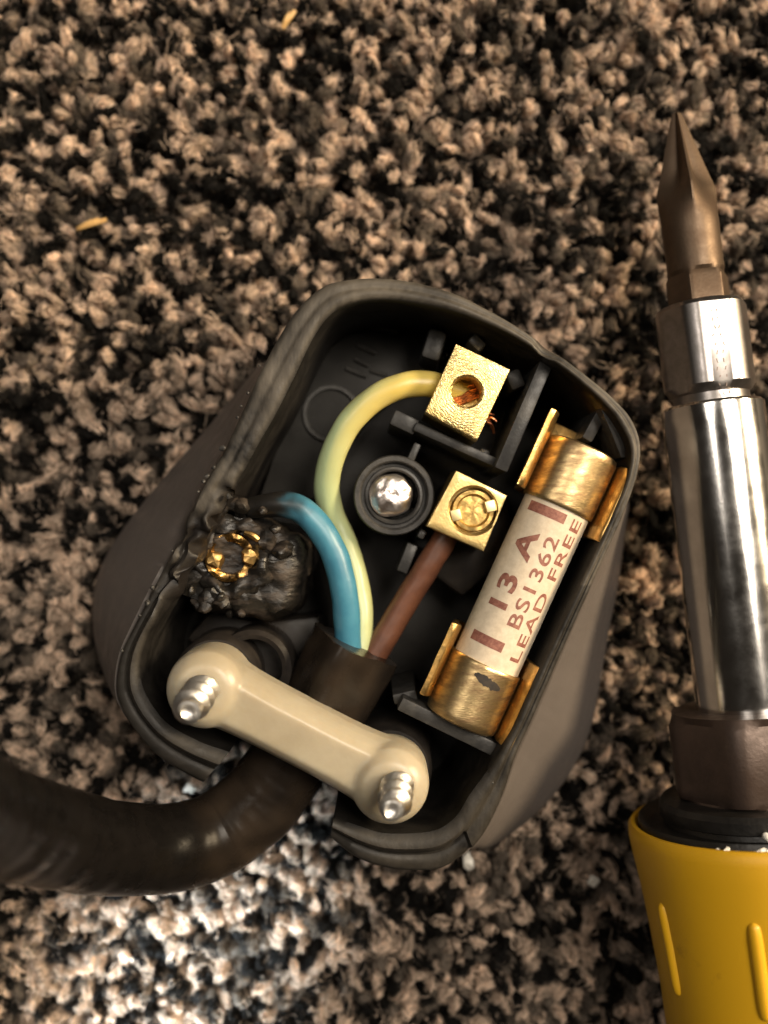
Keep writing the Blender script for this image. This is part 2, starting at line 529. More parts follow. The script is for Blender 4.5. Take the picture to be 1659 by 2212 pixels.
# central screw post ---------------------------------------------------
mb = MB()
c = P(851, 1070, 12.4)
lathe(mb, [(3.7, -8), (3.52, -0.25), (3.4, 0), (3.05, 0), (2.9, -0.2), (2.85, -0.9), (2.6, -0.9), (2.5, -0.55), (2.3, -0.5), (2.15, -0.7), (2.1, -4.5)], c, sides=72)
post = mb.build('screw_post', M_RIB, plug)
mb = MB()
c = P(844, 1070, 11.9)
prof = [(1.9, -5)] + [(1.93 * math.cos(t), 0.85 * math.sin(t)) for t in np.linspace(0, math.pi / 2, 10)]
rr = lathe_rings(prof[:-1] + [(0.01, 0.85)], c, sides=48)
for ring in rr:
    for q in ring:
        q += Vector((mnoise.noise(q * 1.1), mnoise.noise(q * 1.1 + Vector((4, 4, 4))), mnoise.noise(q * 1.7))) * 0.16
mb.loft(rr, True, True, True)
M_TIP = mat('pink_zinc', (0.86, 0.74, 0.68), 0.34, 1.0, col2=(0.96, 0.92, 0.90), nscale=0.5, bump=0.10, bscale=1.3, rvar=0.08)
mb.build('screw_tip', M_TIP, post, smooth=60)


# terminals --------------------------------------------------------------
def block(outline, ztop, zbot, hole, hr, hdepth, m, name):
    """brass block with a round hole in its top"""
    top = [P(x, y, ztop) for x, y in outline]
    hc = P(*hole, ztop)
    n = 96
    angs = [2 * math.pi * j / n for j in range(n)]

    def edge_r(a, inset):
        d = Vector((math.cos(a), math.sin(a)))
        best = 1e9
        for i in range(4):
            p, q = top[i], top[(i + 1) % 4]
            e = Vector((q.x - p.x, q.y - p.y))
            nn = Vector((e.y, -e.x)).normalized()
            cen = sum(top, Vector()) / 4
            if nn.dot(Vector((cen.x - p.x, cen.y - p.y))) > 0:
                nn = -nn
            dist = nn.dot(Vector((p.x - hc.x, p.y - hc.y))) - inset
            dn = nn.dot(d)
            if dn > 1e-6:
                best = min(best, dist / dn)
        return best
    # snap the nearest angle to each corner
    for p in top:
        a = math.atan2(p.y - hc.y, p.x - hc.x) % (2 * math.pi)
        j = min(range(n), key=lambda k: abs((angs[k] - a + math.pi) % (2 * math.pi) - math.pi))
        angs[j] = a

    def ringat(f, z):
        return [Vector((hc.x + math.cos(a) * f(a), hc.y + math.sin(a) * f(a), z)) for a in angs]
    b = MB()
    rg = [ringat(lambda a: edge_r(a, 0), zbot), ringat(lambda a: edge_r(a, 0), ztop - 0.16), ringat(lambda a: edge_r(a, 0.05), ztop - 0.04), ringat(lambda a: edge_r(a, 0.17), ztop),
          ringat(lambda a: hr + 0.5 * (edge_r(a, 0.17) - hr), ztop),
          ringat(lambda a: hr + 0.18, ztop), ringat(lambda a: hr, ztop - 0.16), ringat(lambda a: hr, ztop - hdepth)]
    b.loft(rg, True, True, True)
    return b.build(name, m, plug, smooth=30), hc


def ring_brass(name, c, col, col2):
    """brass with faint turning marks round a centre"""
    m = mat(name, col, 0.34, 1.0, col2=col2, nscale=0.8, bump=0.005, bscale=6, rvar=0.08)
    nt = m.node_tree
    tc = nt.nodes.new('ShaderNodeTexCoord')
    mp = nt.nodes.new('ShaderNodeMapping')
    mp.inputs['Location'].default_value = (-c.x * U, -c.y * U, 0)
    nt.links.new(tc.outputs['Object'], mp.inputs['Vector'])
    wv = nt.nodes.new('ShaderNodeTexWave')
    wv.wave_type = 'RINGS'
    wv.rings_direction = 'Z'
    wv.inputs['Scale'].default_value = 1.3 / U
    wv.inputs['Distortion'].default_value = 9.0
    wv.inputs['Detail'].default_value = 4
    wv.inputs['Detail Scale'].default_value = 2.5
    nt.links.new(mp.outputs[0], wv.inputs['Vector'])
    bp = nt.nodes.new('ShaderNodeBump')
    bp.inputs['Distance'].default_value = 0.028 * U
    bp.inputs['Strength'].default_value = 0.7
    nt.links.new(wv.outputs['Fac'], bp.inputs['Height'])
    b = nt.nodes['Principled BSDF']
    old = b.inputs['Normal'].links[0].from_socket
    nt.links.new(old, bp.inputs['Normal'])
    nt.links.new(bp.outputs[0], b.inputs['Normal'])
    return m


c = P(1008, 846, 15.2) - Vector(plug['_org'])
earth, hc = block([(985, 742), (1103, 798), (1031, 952), (918, 890)], 15.2, 7.5, (1008, 846), 1.27, 3.2, ring_brass('turned_brass', c, (0.76, 0.59, 0.28), (0.64, 0.47, 0.19)), 'earth_terminal')
earth['label'] = 'brass terminal block with an empty screw hole'
mb = MB()
for k in range(9):
    a = k * 0.7
    q = hc + Vector((math.cos(a) * 0.55 * (k % 3) / 2, math.sin(a) * 0.55 * (k % 3) / 2, -2.9 + 0.12 * (k % 2)))
    tube(mb, [tuple(q + Vector((-0.9, -0.35, 0))) + (0.22,), tuple(q + Vector((0, 0, 0.12))) + (0.22,), tuple(q + Vector((0.9, 0.35, 0))) + (0.22,)], 8, 8)
mb.build('copper_strand', M_COPPER, earth)
for k in range(5):
    m_ = MB()
    a = P(1040 + 3 * k, 892 + 5 * k, 11.5 + 0.4 * k)
    e = P(1062 + 5 * (k % 3), 884 + 13 * k, 12.6 - 0.5 * (k % 2))
    tube(m_, [tuple(a) + (0.13,), tuple((a + e) / 2 + Vector((0.1, 0.05 * k, 0.2))) + (0.13,), tuple(e) + (0.12,)], 10, 8)
    m_.build('copper_strand', M_COPPER, earth)

live, hc = block([(985, 1016), (1096, 1070), (1045, 1192), (921, 1137)], 14.4, 7.0, (1022, 1103), 1.98, 1.5, M_BRASS, 'live_terminal')
live['label'] = 'brass terminal block with a brass screw in it'


def slotted_screw(name, c, r, d, m, parent, mtab, dirty=0.0):
    b = MB()
    lathe(b, [(r * 0.97, -1.6), (r * 0.97, -0.1), (r * 0.92, 0.10), (r * 0.76, 0.12), (r * 0.70, -0.05), (r * 0.67, -0.32), (r * 0.4, -0.30), (r * 0.2, -0.27), (0.02, -0.26)], c, sides=40)
    for v in b.v:
        v += Vector((0, 0, 1)) * mnoise.noise(v * 2.3) * (0.10 + dirty)
    s = b.build(name, m, parent, smooth=28)
    d = Vector((d[0], d[1], 0)).normalized()
    nn = Vector((-d.y, d.x, 0))
    for sg in (-1, 1):
        t = MB()
        cc = Vector(c) + d * sg * r * 0.80 + Vector((0, 0, 0.16))
        hw, hl = r * 0.27, r * 0.24
        tl = Vector((0.10, 0.06, 0))
        low = [cc + d * x + nn * y - Vector((0, 0, 0.6)) for x, y in ((-hl, -hw), (hl, -hw), (hl, hw), (-hl, hw))]
        hi = [cc + d * x * 0.92 + nn * y * 0.92 + Vector((0, 0, 0.18 - 0.10 * x * (1 if sg > 0 else -1))) for x, y in ((-hl, -hw), (hl, -hw), (hl, hw), (-hl, hw))]
        t.loft([low, hi], True, True, True)
        t.build('slot_edge', mtab, s, bevel=0.05)
    return s


slotted_screw('terminal_screw', P(1022, 1103, 14.05), 1.90, (85, 22), mat('screw_brass', (0.66, 0.46, 0.17), 0.50, 1.0, col2=(0.40, 0.26, 0.09), nscale=1.0, bump=0.05, bscale=2.5, rvar=0.1), live, mat('bright_brass', (0.95, 0.78, 0.42), 0.5, 1.0))

# burnt neutral terminal: a charred lump with the screw still showing
mb = MB()
ln = [(392, 1185), (440, 1128), (520, 1112), (590, 1140), (648, 1168), (660, 1190), (648, 1262), (626, 1318), (575, 1335), (500, 1330), (430, 1305), (372, 1262)]
zc = 12.6
cen = P(530, 1222, zc)
n = 72
sp = spline([tuple(P(x, y, zc)) for x, y in ln + ln[:1]], n + 1)[:-1]
rg = []
for f, dz in ((1.12, -8.0), (1.08, -4.5), (1.05, -2.0), (1.0, -0.7), (0.93, 0.0), (0.80, 0.35), (0.62, 0.45), (0.44, 0.4), (0.25, 0.32), (0.08, 0.3)):
    ring = []
    for x, y, z in sp:
        q = Vector((cen.x + (x - cen.x) * f, cen.y + (y - cen.y) * f, zc + dz))
        q += Vector((mnoise.noise(q * 0.7), mnoise.noise(q * 0.7 + Vector((5, 3, 1))), 1.2 * mnoise.noise(q * 0.6 + Vector((2, 8, 1))))) * 0.55
        q += Vector((mnoise.noise(q * 2.2), mnoise.noise(q * 2.2 + Vector((5, 3, 1))), mnoise.noise(q * 2.4 + Vector((2, 8, 1))))) * 0.12
        ring.append(q)
    rg.append(ring)
mb.loft(rg, True, True, True)
burnt = mb.build('neutral_terminal', M_CHAR, plug, smooth=50)
burnt['label'] = 'burnt black terminal with charred plastic round its screw'
mb = MB()
c = P(497, 1205, 13.2)
lathe(mb, [(2.2, -1.2), (2.2, 0.0), (2.1, 0.2), (1.75, 0.24), (1.4, 0.05), (1.3, -0.9)], c, sides=48)
for v in mb.v:
    v.z += 0.34 * mnoise.noise(v * 0.8)
ringo = mb.build('terminal_screw', M_OLDBR, burnt, smooth=40)
mb = MB()
lathe(mb, [(1.62, -1.2), (1.6, -0.5), (1.0, -0.62), (0.02, -0.6)], c, sides=24)
for v in mb.v:
    v.z += 0.3 * mnoise.noise(v * 1.6)
mb.build('screw_slot', M_CHAR, burnt)
for px, py in ((463, 1211), (541, 1203)):
    m_ = MB()
    lathe(m_, [(0.78, -0.7), (0.76, -0.05), (0.55, 0.2), (0.02, 0.26)], P(px, py, 13.7), sides=14)
    for v in m_.v:
        v += Vector((mnoise.noise(v * 1.8), 1.3 * mnoise.noise(v * 1.8 + Vector((3, 3, 3))), 0.5 * mnoise.noise(v * 2))) * 0.30
    m_.build('slot_edge', M_CLIP, burnt, smooth=40)
mb = MB()
tube(mb, [tuple(P(x, y, 13.7)) + (r,) for x, y, r in ((528, 1150, 0.16), (548, 1158, 0.32), (566, 1172, 0.2))], 12, 8)
mb.build('brass_edge', M_CLIP, burnt)
mb = MB()
rr = []
for k in range(60):
    a0 = 2 * math.pi * k / 60
    ring = []
    for j in range(14):
        b0 = 2 * math.pi * j / 14
        q = P(499, 1206, 12.9) + Vector((math.cos(a0), math.sin(a0), 0)) * (2.85 + 0.75 * math.cos(b0)) + Vector((0, 0, 0.62 * math.sin(b0)))
        q += Vector((mnoise.noise(q * 0.8), mnoise.noise(q * 0.8 + Vector((4, 2, 1))), mnoise.noise(q * 0.8 + Vector((1, 5, 2))))) * 0.8
        ring.append(q)
    rr.append(ring)
mb.loft(rr, True, loop=True)
mb.build('melted_collar', M_CHAR, burnt, smooth=60)
# charred crumbs and drips round it
for k in range(26):
    px, py = random.choice(((480, 1080), (500, 1105), (540, 1105), (585, 1130), (430, 1290), (460, 1300), (520, 1320), (640, 1190), (410, 1230), (600, 1180)))
    q = P(px + random.uniform(-32, 32), py + random.uniform(-24, 24), random.uniform(12.2, 14.2))
    m_ = MB()
    r = random.uniform(0.35, 0.95)
    rr = lathe_rings([(0.02, -r), (0.6 * r, -0.8 * r), (r, -0.1 * r), (0.75 * r, 0.55 * r), (0.02, 0.8 * r)], q, (random.uniform(-.5, .5), random.uniform(-.5, .5), 1), sides=12)
    for ring in rr:
        for v in ring:
            v += Vector((mnoise.noise(v * 1.3), mnoise.noise(v * 1.3 + Vector((3, 1, 3))), mnoise.noise(v * 1.3 + Vector((1, 8, 2))))) * 0.5 * r
    m_.loft(rr, True, True, True)
    m_.build('char_lump', M_CHAR, plug, smooth=50)

# fuse geometry ------------------------------------------------------------
FT, FB = P(1261, 968, 14.0), P(992, 1558, 14.0)
FAX = (FT - FB).normalized()
FL = (FT - FB).length
FN = Vector((FAX.y, -FAX.x, 0)).normalized()       # towards the right hand side of the fuse
FZ = Vector((0, 0, 1))


def clip(along0, along1, lo_l, hi_l, lo_r, hi_r):
    """sprung brass clip: two side plates joined under the fuse"""
    b = MB()
    th = 0.5

    def plate(sg, s0, s1, ztop, flare):
        prof_in = [(0.4, -4.2), (2.6, -4.0), (3.25, -2.6), (3.22, 0.0), (3.25, ztop * 0.5), (3.42 + flare * 0.4, ztop * 0.8), (3.62 + flare, ztop)]
        prof_out = [(r + th, h - (th if k < 2 else 0)) for k, (r, h) in enumerate(prof_in)]
        loop = prof_in + prof_out[::-1]
        rgs = []
        for k in range(9):
            s = s0 + (s1 - s0) * k / 8
            rgs.append([FB + FAX * s + FN * sg * (r + 0.04 * mnoise.noise(Vector((s, r, h)))) + FZ * (h + 0.06 * mnoise.noise(Vector((s * 1.2, sg, 2)))) for r, h in loop])
        b.loft(rgs, True, True, True)
    plate(-1, *lo_l, *hi_l)
    plate(1, *lo_r, *hi_r)
    return b.build('fuse_clip', M_CLIP, plug, smooth=35, bevel=0.07, seg=1)


clip(0, 0, (FL - 5.4, FL + 1.6), (2.6, 0.15), (FL - 6.9, FL - 0.3), (2.75, 0.3))
clip(0, 0, (1.0, 7.6), (1.8, 0.2), (0.0, 7.2), (2.75, 0.35))

# cord grip ---------------------------------------------------------------
bL, bR = P(445, 1488, 18.0), P(842, 1695, 18.0)
bd = (bR - bL).normalized()
bn = Vector((-bd.y, bd.x, 0))
mb = MB()
rgs = []
Lb = (bR - bL).length
for k in range(41):
    t = k / 40
    q = bL + (bR - bL) * t
    wd = 2.62 + 0.6 * abs(2 * t - 1) ** 4
    zt_ = 18.9
    loop = [(-wd, 14.0), (-wd - 0.05, 16.4), (-wd + 0.2, 17.5), (-wd + 0.6, 18.35), (-wd + 1.15, zt_), (wd - 1.15, zt_), (wd - 0.6, 18.35), (wd - 0.2, 17.5), (wd + 0.05, 16.4), (wd, 14.0)]
    rgs.append([Vector((q.x, q.y, 0)) + bn * a + Vector((0, 0, z)) for a, z in loop])
mb.loft(rgs, True, True, True)
for cc, rr_ in ((bL, 3.2), (bR, 3.15)):
    lathe(mb, [(rr_ + 0.1, -4.6), (rr_ + 0.1, -0.6), (rr_ - 0.05, 0.5), (rr_ - 0.45, 1.05), (rr_ - 1.0, 1.5), (rr_ - 1.7, 1.6)], cc, sides=64)
q = P(412, 1414, 17.5)
lathe(mb, [(0.35, -3), (0.35, 0.2), (0.1, 0.45)], q, sides=16)
grip = mb.build('cord_grip', M_NYLON, plug, smooth=60)
md = grip.modifiers.new('blend', 'REMESH')
md.mode = 'VOXEL'
md.voxel_size = 0.11 * U
md.use_smooth_shade = True
sm = grip.modifiers.new('soften', 'SMOOTH')
sm.factor = 0.5
sm.iterations = 34


def thread(base, tip, r, pitch, parent):
    ax = (tip - base)
    L = ax.length
    ax.normalize()
    ex = Vector((1, 0, 0))
    ex = (ex - ax * ex.dot(ax)).normalized()
    ey = ax.cross(ex)
    b = MB()
    rgs = []
    nst, sd = int(L / 0.07), 40
    for i in range(nst + 1):
        h = L * i / nst
        ring = []
        for j in range(sd):
            a = 2 * math.pi * j / sd
            f = (h / pitch - a / (2 * math.pi)) % 1.0
            tooth = max(0, 1 - abs(f - 0.5) / 0.33)
            endf = min(1, (L - h) / 0.9)
            rad = r * (0.66 + 0.34 * tooth) * (0.78 + 0.22 * endf)
            ring.append(base + ax * h + (ex * math.cos(a) + ey * math.sin(a)) * rad)
        rgs.append(ring)
    # hollow end
    last = rgs[-1]
    cen = sum(last, Vector()) / sd
    rgs.append([cen + (v - cen) * 0.72 + ax * 0.04 for v in last])
    rgs.append([cen + (v - cen) * 0.4 - ax * 0.25 for v in last])
    rgs.append([cen + (v - cen) * 0.05 - ax * 0.3 for v in last])
    b.loft(rgs, True, True, True)
    return b.build('grip_screw', M_STEEL, parent, smooth=40)


thread(P(452, 1470, 17.0), P(405, 1535, 24.6), 1.42, 1.75, grip)
thread(P(862, 1670, 17.0), P(850, 1748, 24.2), 1.38, 1.75, grip)
for cc, nm in ((bL, 'pillar'), (bR, 'pillar')):
    b = MB()
    lathe(b, [(3.9, -13), (3.7, -5.2), (3.4, -4.7), (1.5, -4.7)], cc, sides=48)
    b.build(nm, M_DARK, plug)
b = MB()
lathe(b, [(3.6, -9), (3.4, -0.4), (3.0, 0), (2.6, -0.2), (2.5, -3)], P(545, 1445, 12.0), sides=48)
b.build('socket_ring', M_DARK, plug)

# little burrs on the scraped left edge of the rim
for px, py, r in ((482, 968, .28), (462, 1010, .2), (448, 1028, .22), (440, 1040, .16), (428, 1062, .15), (520, 878, .14), (512, 902, .16), (535, 850, .13), (330, 1268, .2), (318, 1302, .26), (302, 1330, .14), (372, 1190, .12),
                  (495, 1072, .26), (560, 790, .12), (1080, 1652, .2), (1062, 1690, .2), (264, 1405, .16)):
    b = MB()
    q = P(px, py, ZR - 0.15)
    rr = lathe_rings([(0.02, -r), (0.8 * r, -0.5 * r), (r, 0.1 * r), (0.5 * r, 0.8 * r), (0.02, 0.9 * r)], q, (random.uniform(-.6, .6), random.uniform(-.6, .6), 1), sides=9)
    for ring in rr:
        for v in ring:
            v += Vector((mnoise.noise(v * 3), mnoise.noise(v * 3 + Vector((3, 1, 3))), mnoise.noise(v * 3 + Vector((1, 8, 2))))) * 0.6 * r
    b.loft(rr, True, True, True)
    b.build('burr', M_RIB, plug, smooth=60)

# ------------------------------------------------------------------ the fuse
fuse = thing('fuse', 'cream ceramic 13 A cartridge fuse with brass end caps, clipped into the open plug', 'fuse', FB - Vector((0, 0, 3.2)))
RT, RC = 2.92, 3.18
mb = MB()
lathe(mb, [(RT - 0.1, 4.0), (RT, 4.1), (RT, FL - 4.1), (RT - 0.1, FL - 4.0)], FB, FAX, 96, ex=FZ)
tubeo = mb.build('ceramic_tube', M_CERAM, fuse, smooth=40)


def cap(s0, s1, endsign, dent=None):
    b = MB()
    if endsign < 0:
        prof = [(0.02, s0 + 0.1), (RC - 1.0, s0 + 0.05), (RC - 0.42, s0), (RC - 0.12, s0 + 0.16), (RC, s0 + 0.55)]
        prof += [(RC, h) for h in np.linspace(s0 + 0.8, s1 - 0.35, 14)] + [(RC, s1 - 0.16), (RC - 0.08, s1 - 0.02), (RT + 0.01, s1)]
    else:
        prof = [(RT + 0.01, s0), (RC - 0.08, s0 + 0.02), (RC, s0 + 0.16)] + [(RC, h) for h in np.linspace(s0 + 0.35, s1 - 0.8, 14)]
        prof += [(RC, s1 - 0.55), (RC - 0.12, s1 - 0.16), (RC - 0.42, s1), (RC - 1.0, s1 - 0.05), (0.02, s1 - 0.1)]
    rr = lathe_rings(prof, FB, FAX, 96, ex=FZ)
    for ring in rr:
        for v in ring:
            s = (v - FB).dot(FAX)
            out = (v - FB - FAX * s)
            if out.length > 1:
                k = 0.02 * mnoise.noise(Vector((s * 0.9, out.x * 0.5, out.z * 0.5)))
                if dent:
                    a = math.atan2(out.dot(FN), out.z)
                    g = math.exp(-((s - dent[0]) / 0.42) ** 2 - ((a - dent[1]) / 0.33) ** 2)
                    k -= dent[2] * g
                v += out.normalized() * k
    b.loft(rr, True, True, True)
    return b.build('end_cap', M_BRASSW, fuse, smooth=38)


cap(FL - 5.6, FL, 1)
cp = cap(0.0, 5.6, -1)
# soot mark burnt into the lower cap


def wrap_patch(mb, s0, s1, a0, a1, r, na=14, ns=2, jag=0.0):
    rgs = []
    for i in range(ns + 1):
        s = s0 + (s1 - s0) * i / ns
        rgs.append([FB + FAX * (s + jag * mnoise.noise(Vector((j * 0.7, i, 1)))) + FN * math.sin(a) * r + FZ * math.cos(a) * r for j, a in enumerate(np.linspace(a0, a1, na))])
    mb.loft(rgs, False)


# the paint on the tube: bars and lettering wrapped round the ceramic
def text_mesh(body, size, bold):
    cu = bpy.data.curves.new('lettering', 'FONT')
    cu.body = body
    cu.size = size
    cu.resolution_u = 4
    cu.offset = size * bold
    cu.space_character = 1.12
    cu.align_x = 'CENTER'
    cu.align_y = 'CENTER'
    o = bpy.data.objects.new('lettering', cu)
    COL.objects.link(o)
    dg = bpy.context.evaluated_depsgraph_get()
    dg.update()
    me = bpy.data.meshes.new_from_object(o.evaluated_get(dg))
    COL.objects.unlink(o)
    bpy.data.objects.remove(o)
    return me


def lettering(body, size, s_mid, a_mid, length, bold=0.014):
    me = text_mesh(body, size, bold)
    xs_ = [v.co.x for v in me.vertices]
    stretch = length / (max(xs_) - min(xs_))
    bm = bmesh.new()
    bm.from_mesh(me)
    for y in np.arange(-size, size, size * 0.12):
        g = bm.verts[:] + bm.edges[:] + bm.faces[:]
        bmesh.ops.bisect_plane(bm, geom=g, plane_co=(0, float(y), 0), plane_no=(0, 1, 0))
    for v in bm.verts:
        s = s_mid + v.co.x * stretch
        a = a_mid - v.co.y / RT
        r = RT + 0.012
        p = FB + FAX * s + FN * math.sin(a) * r + FZ * math.cos(a) * r
        v.co = (p - Vector(fuse['_org'])) * U
    bm.to_mesh(me)
    bm.free()
    me.materials.append(M_INK)
    ob = bpy.data.objects.new('printed_text', me)
    COL.objects.link(ob)
    ob.parent = tubeo
    ob['_org'] = fuse['_org']
    return ob


lettering('13 A', 2.3, FL * 0.524, -0.52, 7.0, 0.032)
lettering('BS1362', 1.62, FL * 0.522, 0.15, 8.2)
lettering('LEAD FREE', 1.52, FL * 0.512, 0.66, 12.9)
for s0, a0, a1 in ((FL * 0.75 - 0.42, -0.98, 0.22), (FL * 0.29 - 0.42, -0.92, 0.12)):
    b = MB()
    wrap_patch(b, s0, s0 + 0.85, a0, a1, RT + 0.012)
    b.build('printed_bar', M_INK, tubeo)
b = MB()
rgs = []
M_SOOT = mat('soot', (0.010, 0.008, 0.006), 0.6, col2=(0.03, 0.02, 0.012), nscale=2)
for i in range(31):
    t = i / 30
    wd = 0.40 * math.sin(math.pi * min(max(t, 0.03), 0.97)) ** 0.5 * (1 + 0.5 * mnoise.noise(Vector((t * 9, 2, 1))))
    mid = 4.55 - 0.35 * t + 0.16 * mnoise.noise(Vector((t * 5, 7, 3)))
    a = -0.30 + 0.80 * t
    rgs.append([FB + FAX * (mid + (jj / 5 - 0.5) * 2 * wd) + FN * math.sin(a) * (RC + 0.035) + FZ * math.cos(a) * (RC + 0.035) for jj in range(6)])
b.loft(rgs, False)
b.build('scorch_mark', M_SOOT, cp)

# ------------------------------------------------------------------ the cord and its cores
cordt = thing('mains_cord', 'thick black mains cord with blue, brown and yellow cores, clamped in the open plug', 'cord', P(380, 1835, 0))
mb = MB()
path = [(-420, 1560, 62, 3.7), (-220, 1655, 48, 3.7), (-90, 1738, 39, 3.7), (0, 1776, 32.5, 3.7), (120, 1808, 24.5, 3.7), (250, 1832, 18, 3.7), (380, 1830, 13.5, 3.7), (470, 1800, 11.2, 3.7), (548, 1742, 10.4, 3.7),
        (604, 1675, 10.2, 3.65), (660, 1592, 10.3, 3.55), (712, 1500, 10.6, 3.55), (752, 1425, 11.0, 3.65), (768, 1392, 11.1, 3.62)]
info = tube(mb, [tuple(P(x, y, z)) + (r,) for x, y, z, r in path], 190, 44, wob=0.03, square=lambda t: max(0.0, min(1.0, (t - 0.86) / 0.1)))
dust_sheen = [max(0.30 * sstep(0.80, 0.86, t), min(1.0, 0.75 - abs(t - 0.79) * 7)) * (0.6 + 0.6 * mnoise.noise(v * 0.5)) for (t, a), v in zip(info, mb.v)]
dust_sheen = [min(1, max(0, d)) for d in dust_sheen]
for (t, a), v in zip(info, mb.v):
    wk = sstep(0.70, 0.78, t) * (1 - sstep(0.84, 0.88, t))
    v.z += 0.045 * wk * math.sin(t * 420 + 2.5 * mnoise.noise(v * 0.6))
    v += Vector((1, 1, 0)) * 0.16 * sstep(0.86, 0.9, t) * mnoise.noise(v * 0.9)
sheath = mb.build('outer_sheath', M_CORD, cordt, smooth=40, attrs={'dust_sheen': dust_sheen})


def core(name, path, m, attr=None, fn=None, n=90):
    b = MB()
    inf = tube(b, [tuple(P(x, y, z)) + (r,) for x, y, z, r in path], n, 30, wob=0.055)
    at = {attr: [fn(t, a, v) for (t, a), v in zip(inf, b.v)]} if attr else None
    return b.build(name, m, cordt, smooth=50, attrs=at)


core('earth_wire', [(1010, 850, 11.6, 1.0), (955, 836, 12.2, 1.12), (920, 829, 12.6, 1.13), (868, 834, 12.9, 1.13), (806, 863, 12.9, 1.13), (752, 918, 12.6, 1.13), (718, 985, 12.0, 1.13), (706, 1050, 11.0, 1.13),
                    (718, 1112, 10.0, 1.12), (748, 1180, 9.6, 1.12), (770, 1258, 9.8, 1.12), (779, 1336, 10.2, 1.12), (778, 1400, 10.5, 1.12), (768, 1440, 10.8, 1.12)], M_YEL, 'stripe',
     lambda t, a, v: sstep(0.12, 0.55, t) * 0.95 * (0.75 + 0.25 * math.cos(a)) + 0.55 * (1 - sstep(0.0, 1.1, abs((a + math.pi) % (2 * math.pi) - math.pi - 0.9))) * sstep(0.05, 0.3, t), n=130)
core('neutral_wire', [(540, 1098, 12.2, 0.9), (580, 1092, 12.8, 1.05), (618, 1090, 13.2, 1.16), (655, 1104, 13.3, 1.17), (694, 1146, 13.2, 1.17), (727, 1210, 13.0, 1.17), (744, 1285, 12.7, 1.17), (750, 1350, 12.2, 1.17), (752, 1400, 11.6, 1.17), (755, 1440, 11.2, 1.17)],
     M_BLUE, 'soot', lambda t, a, v: 1 - sstep(0.14, 0.31, t + 0.06 * mnoise.noise(v * 1.2)))
core('live_wire', [(985, 1120, 10.8, 0.9), (958, 1168, 10.9, 1.12), (925, 1222, 10.8, 1.14), (890, 1278, 10.6, 1.14), (855, 1336, 10.5, 1.14), (822, 1392, 10.5, 1.14), (790, 1445, 10.6, 1.14)], M_BROWN)

# ------------------------------------------------------------------ the screwdriver
SA, SB_ = P(1461, 245, 8.6), P(1646, 1762, 12.2)
SAX = (SB_ - SA).normalized()
SL = (SB_ - SA).length
SX = Vector((0, 0, 1))
SX = (SX - SAX * SX.dot(SAX)).normalized()
SY = SAX.cross(SX)


def s_at(py, r):
    """distance along the shaft whose top side shows at photograph row py"""
    lo, hi = -5.0, 120.0
    for _ in range(50):
        m_ = (lo + hi) / 2
        q = SA + SAX * m_ + SX * r
        yy = CY - q.y / (K * (CAM_H - q.z))
        if yy < py:
            lo = m_
        else:
            hi = m_
    return lo


driver = thing('screwdriver', 'screwdriver with yellow handle, chrome shaft and dark cross bit beside the plug', 'screwdriver', SB_ - Vector((0, 0, 12)))


def srings(prof, sides=64, shape=None):
    out = []
    for r, h in prof:
        ring = []
        for j in range(sides):
            a = 2 * math.pi * j / sides
            rr_ = r * (shape(a, h) if shape else 1)
            ring.append(SA + SAX * h + (SX * math.cos(a) + SY * math.sin(a)) * rr_)
        out.append(ring)
    return out


def hexshape(phase, rnd=0.0):
    def f(a, h):
        b = (a - phase) % (math.pi / 3) - math.pi / 6
        k = math.cos(math.pi / 6) / math.cos(b + 0.0)
        return min(k, 1 - rnd)
    return f


hx0 = math.pi / 6            # a flat facing up
h_hex0, h_sl0, h_sl1, h_sh0, h_sh1, h_nt1 = s_at(575, 2.8), s_at(638, 3.6), s_at(838, 3.7), s_at(858, 4.1), s_at(1545, 4.15), s_at(1742, 6.2)
# bit
b = MB()
hm, hf = s_at(392, 2.3), s_at(478, 2.2)
rings = []
for h in np.linspace(0.0, hf, 44):
    r = 0.42 + 2.33 * min(1, h / hm) ** 0.95 - 0.24 * sstep(hm, hf, h)
    dep = 0.62 * (1 - sstep(0.7 * hm, hf, h))
    rings.append([SA + SAX * h + (SX * math.cos(a) + SY * math.sin(a)) * r * (1 - dep * abs(math.sin(2 * (a - 0.10))) ** 0.75) for a in [2 * math.pi * j / 96 for j in range(96)]])
for r, h in [(2.49, hf + 1.2), (2.46, hf + 3), (2.46, h_hex0 - 2.5), (2.48, h_hex0 - 1.0), (2.5, h_hex0 - 0.3)]:
    rings.append([SA + SAX * h + (SX * math.cos(a) + SY * math.sin(a)) * r for a in [2 * math.pi * j / 96 for j in range(96)]])
fx = hexshape(hx0, 0.02)
for r, h in [(2.6, h_hex0), (2.85, h_hex0 + 0.5), (2.85, h_sl0 + 1.5)]:
    rings.append([SA + SAX * h + (SX * math.cos(a) + SY * math.sin(a)) * r * fx(a, h) for a in [2 * math.pi * j / 96 for j in range(96)]])
b.loft(rings, True, True, True)
b.build('cross_bit', M_BIT, driver, smooth=24)
